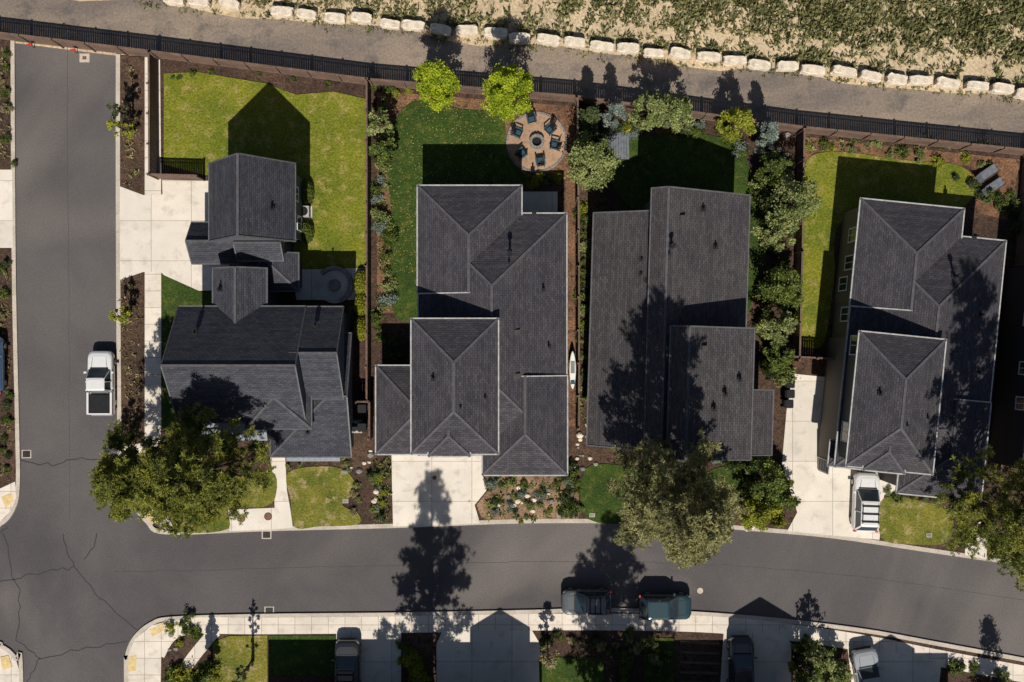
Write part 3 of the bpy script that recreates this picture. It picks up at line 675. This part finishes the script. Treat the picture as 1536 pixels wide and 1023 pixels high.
vehicle('parked_car',1112,1000,90,'suv',DRK,4.4,z0=.15); vehicle('parked_car',1303,1017,100,'sedan',SIL,4.4,z0=.15); vehicle('parked_car',-15,547,90,'sedan',BLU,4.3,z0=.15)
def bin_(px,py,m):
    x,y=G(px,py,.5); mb=MB(); mb.loft([rr(-.24,.24,.24,.06,0),rr(-.3,.3,.3,.07,.95)],0); mb.loft([rr(-.33,.33,.32,.08,.96),rr(-.3,.3,.29,.08,1.06)],1); mb.box(-.34,0,.92,.06,.5,.05,1)
    for s in(-1,1): mb.tube([(-.28,s*.22,.1),(-.28,s*.3,.1)],[.1,.1],10,1)
    mb.make('wheelie_bin',[m,M['black']],loc=(x,y,.15))
bin_(1182,575,M['black']); bin_(1182,590,M['blue']); bin_(1180,605,M['black']); bin_(545,612,M['blue']); bin_(545,640,M['black'])
for a,b in((457,318),(1250,590),(532,640)):
    x,y=G(a,b,.5); mb=MB(); mb.box(0,0,.42,.8,.8,.75,0); mb.tube([(0,0,.8),(0,0,.83)],[.33,.33],18,1); mb.box(0,0,.05,1,1,.06,2); mb.make('air_conditioner',[M['trim'],M['black'],M['kerb']],loc=(x,y,.13))
# ------------------------------------------------------------ vegetation
pine(972,706,21.5,4.3,F['pineo'],.3,1.1)
pine(352,684,14.5,4.6,F['pine'],.33,1.3); pine(277,696,12.0,4.0,F['pine'],.3,1.3)
pine(1408,735,24,4.6,F['pine'],.28,1.0)
pine(645,1075,20.5,3.4,F['pine'],.12,1.1,gap=.1); pine(925,1095,18.5,4.0,F['pine'],.2,1.1,gap=.1)
pine(-60,480,9,2.4,F['dark'],.2,.8); pine(-55,150,8,2.2,F['dark'],.2,.8); pine(-45,650,8,2.4,F['dark'],.2,.8)
tree(655,125,4.6,7.4,1.5,F['lime'],n=80,lp=200); tree(763,137,4.6,7.4,1.65,F['lime'],n=85,lp=200)
tree(886,240,3.6,5.6,1.75,F['pale'],n=60,lp=150); tree(885,262,2,3.2,1.2,F['pale'])
tree(975,165,3,5.2,1.25,F['pale']); tree(1012,172,3,5.0,1.3,F['pale'])
tree(920,172,2.4,5.0,.9,F['blue'],cone=1,name='spruce'); tree(884,178,2.4,5.0,.9,F['dark'],cone=1,name='spruce')
tree(1104,186,2.6,5.0,1.15,F['yel']); tree(1146,200,2.6,5.0,1.05,F['blue'],cone=1,name='spruce')
tree(1190,305,4,6.2,1.8,F['pale'],n=60,lp=120); tree(1168,345,3,5,1.4,F['pale']); tree(1160,255,2.5,4.2,1.2,F['green']); tree(1175,430,3,5,1.5,F['green']); tree(1165,490,3,4.6,1.3,F['pale'],lp=100); tree(1170,535,2,3.2,1.0,F['green'])
tree(1150,720,3,5,1.5,F['green']); tree(1140,770,3,4.4,1.3,F['yel'],n=40); tree(1175,745,2.5,3.6,1.1,F['green'])
tree(570,190,2.5,4,1.0,F['pale'],n=35,lp=90); tree(575,225,2,3.4,.9,F['green'])
tree(180,192,2,3.6,.75,F['yel'],n=18,lp=60); tree(182,475,1.8,3.4,.7,F['yel'],n=16,lp=60); tree(182,655,1.8,3.0,.7,F['green'],n=22,lp=70)
tree(200,180,2,4,.7,F['dark'],n=14,lp=40,unproj=False)
tree(822,985,2.2,3.6,.7,F['dry'],n=22,lp=70); tree(1230,985,2.5,4.2,1.0,F['pale'],n=30,lp=80); tree(1205,1010,2,3.6,1,F['green']); tree(380,990,3,5.2,.5,F['dark'],n=14,lp=40,unproj=False)
tree(1195,985,3,4.6,.35,F['dark'],n=12,lp=30,unproj=False); tree(1482,1080,3,8.5,1.4,F['dark'],cone=1,n=60,lp=130,unproj=False,name='spruce'); tree(1255,1015,2,3,1,F['pale'])
tree(305,1010,2,4.2,.7,F['green'],cone=1,name='spruce')
tree(1440,730,3,4,1.2,F['yel'],n=40,lp=120)
for a,b,ry in((460,288,1.0),(460,347,.85),(541,425,1.1),(541,456,1.0),(541,492,.95)): shrub(a,b,.52,'yel' if b>400 else 'green',1.15,True,'hedge',ry)
def row(pts,n,rr_,kinds,jx=6,jy=6,name='shrub',tall=None):
    P=smooth(pts,False,10)
    for i in range(n):
        p=P[int(i/(max(1,n-1))*(len(P)-1))]; r=R.uniform(*rr_); shrub(p[0]+R.normal()*jx,p[1]+R.normal()*jy,r,kinds[R.integers(len(kinds))],(R.uniform(*tall) if tall else None),name=name)
mix=['green','pale','blue','yel','dark']
row([(575,160),(570,260),(575,330),(578,400),(576,470)],22,(.3,.75),['green','pale','blue','green'],5,4)
row([(870,300),(878,360),(875,420),(873,480),(872,560)],14,(.3,.6),['green','pale','yel','green'],4,5)
row([(880,200),(960,190),(1060,190),(1120,225)],16,(.4,.8),['dark','yel','green','blue'],8,6)
row([(1140,260),(1165,330),(1170,420),(1160,520),(1175,560)],24,(.4,1.0),['green','dark','pale','green'],14,8,tall=(.9,2.2))
row([(735,725),(800,735),(860,725)],16,(.25,.5),mix,8,10); row([(730,765),(800,768),(860,765)],14,(.22,.42),mix,8,7)
row([(862,700),(858,740),(862,770)],7,(.4,.7),['green','dark'],5,5); row([(560,700),(570,735),(572,770)],14,(.2,.45),mix,7,7)
row([(1120,690),(1140,730),(1150,780)],16,(.45,.9),['green','yel','dark'],14,8,tall=(.8,1.8))
row([(1000,690),(1080,690),(1120,690)],10,(.3,.6),['green','blue','dark'],8,4)
row([(1330,738),(1400,748),(1440,770),(1450,810)],14,(.25,.5),['green','pale'],6,5)
row([(790,268),(840,268)],6,(.35,.5),['yel','green'],3,3); row([(1225,215),(1300,222),(1400,238),(1500,250)],12,(.3,.55),['pale','green','yel'],10,4)
row([(1440,270),(1510,300),(1505,330)],12,(.35,.7),['dark','green'],12,8); row([(572,130),(600,140)],5,(.35,.55),['green','yel'],6,4)
row([(255,120),(300,108),(420,118),(540,135)],8,(.18,.3),['green','dark'],6,2); row([(255,940),(300,940),(280,965)],8,(.3,.5),['green','yel'],8,6)
row([(820,965),(900,960),(950,965)],14,(.3,.55),['dark','green','dry'],10,7); row([(610,965),(630,1000),(625,1020)],12,(.35,.7),['green','yel'],8,6)
row([(970,965),(990,985),(980,1010)],7,(.3,.6),['green','pale'],8,8); row([(1200,965),(1240,1000),(1260,1020)],12,(.4,.8),['green','pale'],14,8)
row([(930,975),(945,1000),(935,1020)],8,(.3,.6),['green','dark'],8,8)
row([(1420,1000),(1500,1015)],6,(.3,.6),['green','pale'],10,5); row([(320,1015),(260,1015)],8,(.4,.8),['green','yel'],6,5)
row([(380,700),(320,715),(260,740)],10,(.25,.45),['green','dark'],8,5); row([(438,695),(520,693),(540,760)],12,(.2,.35),['green','pale','dry'],5,4)
row([(10,80),(8,160),(10,240)],9,(.25,.5),['dark','green','dry'],6,8); row([(10,400),(8,470),(10,520)],8,(.25,.45),['dark','dry','green'],6,6); row([(10,590),(12,650),(8,700)],8,(.25,.45),['dark','green'],6,6)
row([(1480,800),(1520,820)],6,(.4,.7),['green','pale'],10,6)
row([(560,480),(590,520),(585,545)],8,(.25,.5),['dark','green'],6,6)
g=[(188+i%2*7+(i%4>1)*12+R.normal()*1.5,98+i*3.4+R.normal()) for i in range(56)]+[(188+i%2*8+(i%4>1)*11+R.normal()*1.5,422+i*3.6+R.normal()) for i in range(64)]
g+=[(R.uniform(0,17),R.uniform(75,250)) for i in range(40)]+[(R.uniform(0,18),R.uniform(380,720)) for i in range(60)]
tufts('bedding_plants',g,F['dry'],.24,14)
g=[(R.uniform(728,866),R.uniform(714,778)) for i in range(120)]+[(R.uniform(562,586),R.uniform(690,785)) for i in range(50)]+[(R.uniform(567,590),R.uniform(150,470)) for i in range(120)]+[(R.uniform(1198,1500),R.uniform(212,226)+0) for i in range(60)]+[(R.uniform(1425,1536),R.uniform(790,835)) for i in range(40)]+[(R.uniform(868,884),R.uniform(300,640)) for i in range(80)]
tufts('garden_plants',g,F['pale'],.28,10,z=.13)
g=[]
hills=[(R.uniform(-100,1700),R.uniform(-60,135)) for _ in range(700)]
while len(g)<9500:
    x=R.uniform(-150,1750)
    y=R.uniform(-60,by(x)-5) if by(x)>-50 else -70
    nz=.5+.5*math.sin(x*.021+2*math.sin(y*.05))*math.cos(y*.063+x*.008)
    if R.random()<.5:
        hx,hy=hills[R.integers(len(hills))]; x,y=hx+R.normal()*6,hy+R.normal()*4
    if y>by(x)-5: continue
    q=max(0,min(1,(x-600)/700)); dz=by(x)-y
    d=.17+1.1*q*max(0,min(1,(dz-35)/60))
    if R.random()<d*(.25+nz): g.append((x,y))
tufts('scrub_vegetation',g,F['scrub'],.32,8,z=0,pw=(.3,2.0))
g=[(x,by(x)+R.normal()*6-8) for x in R.uniform(200,1600,500)]+[(x,by(x)+R.normal()*3+12) for x in R.uniform(200,1600,300)]; tufts('weeds_along_stones',g,F['scrub'],.24,8,z=.01)
n=800; C=np.zeros((n,3))
for i in range(n):
    a,b=R.uniform(590,750),150+R.random()**1.6*260
    if b>300: a=R.uniform(590,640)
    C[i,:2]=G(a,b)
C[:,2]=.19
link('fallen_leaves',leaf_mesh('fallen_leaves',C,R.uniform(.06,.13,n),R.uniform(0,1,n),F['leaf'],1.5,up=6))
# ------------------------------------------------------------ light, sky, camera
w=bpy.data.worlds.new('World'); scene.world=w; w.use_nodes=True; nt=w.node_tree
sk=nt.nodes.new('ShaderNodeTexSky'); sk.sky_type='NISHITA'; sk.sun_disc=False; EL=49.3
sk.sun_elevation=math.radians(EL); sk.sun_rotation=math.radians(180)
nt.links.new(sk.outputs[0],nt.nodes['Background'].inputs[0]); nt.nodes['Background'].inputs[1].default_value=.05
sl=bpy.data.lights.new('sun','SUN'); sl.energy=5.0; sl.angle=math.radians(.5); sl.color=(1,.94,.84)
so=bpy.data.objects.new('sun',sl); so.rotation_euler=(math.radians(90-EL),0,0); so.location=(0,-60,80); col.objects.link(so)
cam=bpy.data.cameras.new('camera'); cam.lens=36*H/76.8; cam.clip_end=5000; co=bpy.data.objects.new('camera',cam); co.location=(0,0,H); col.objects.link(co); scene.camera=co
scene.view_settings.view_transform='Standard'; scene.view_settings.look='None'; scene.view_settings.exposure=0
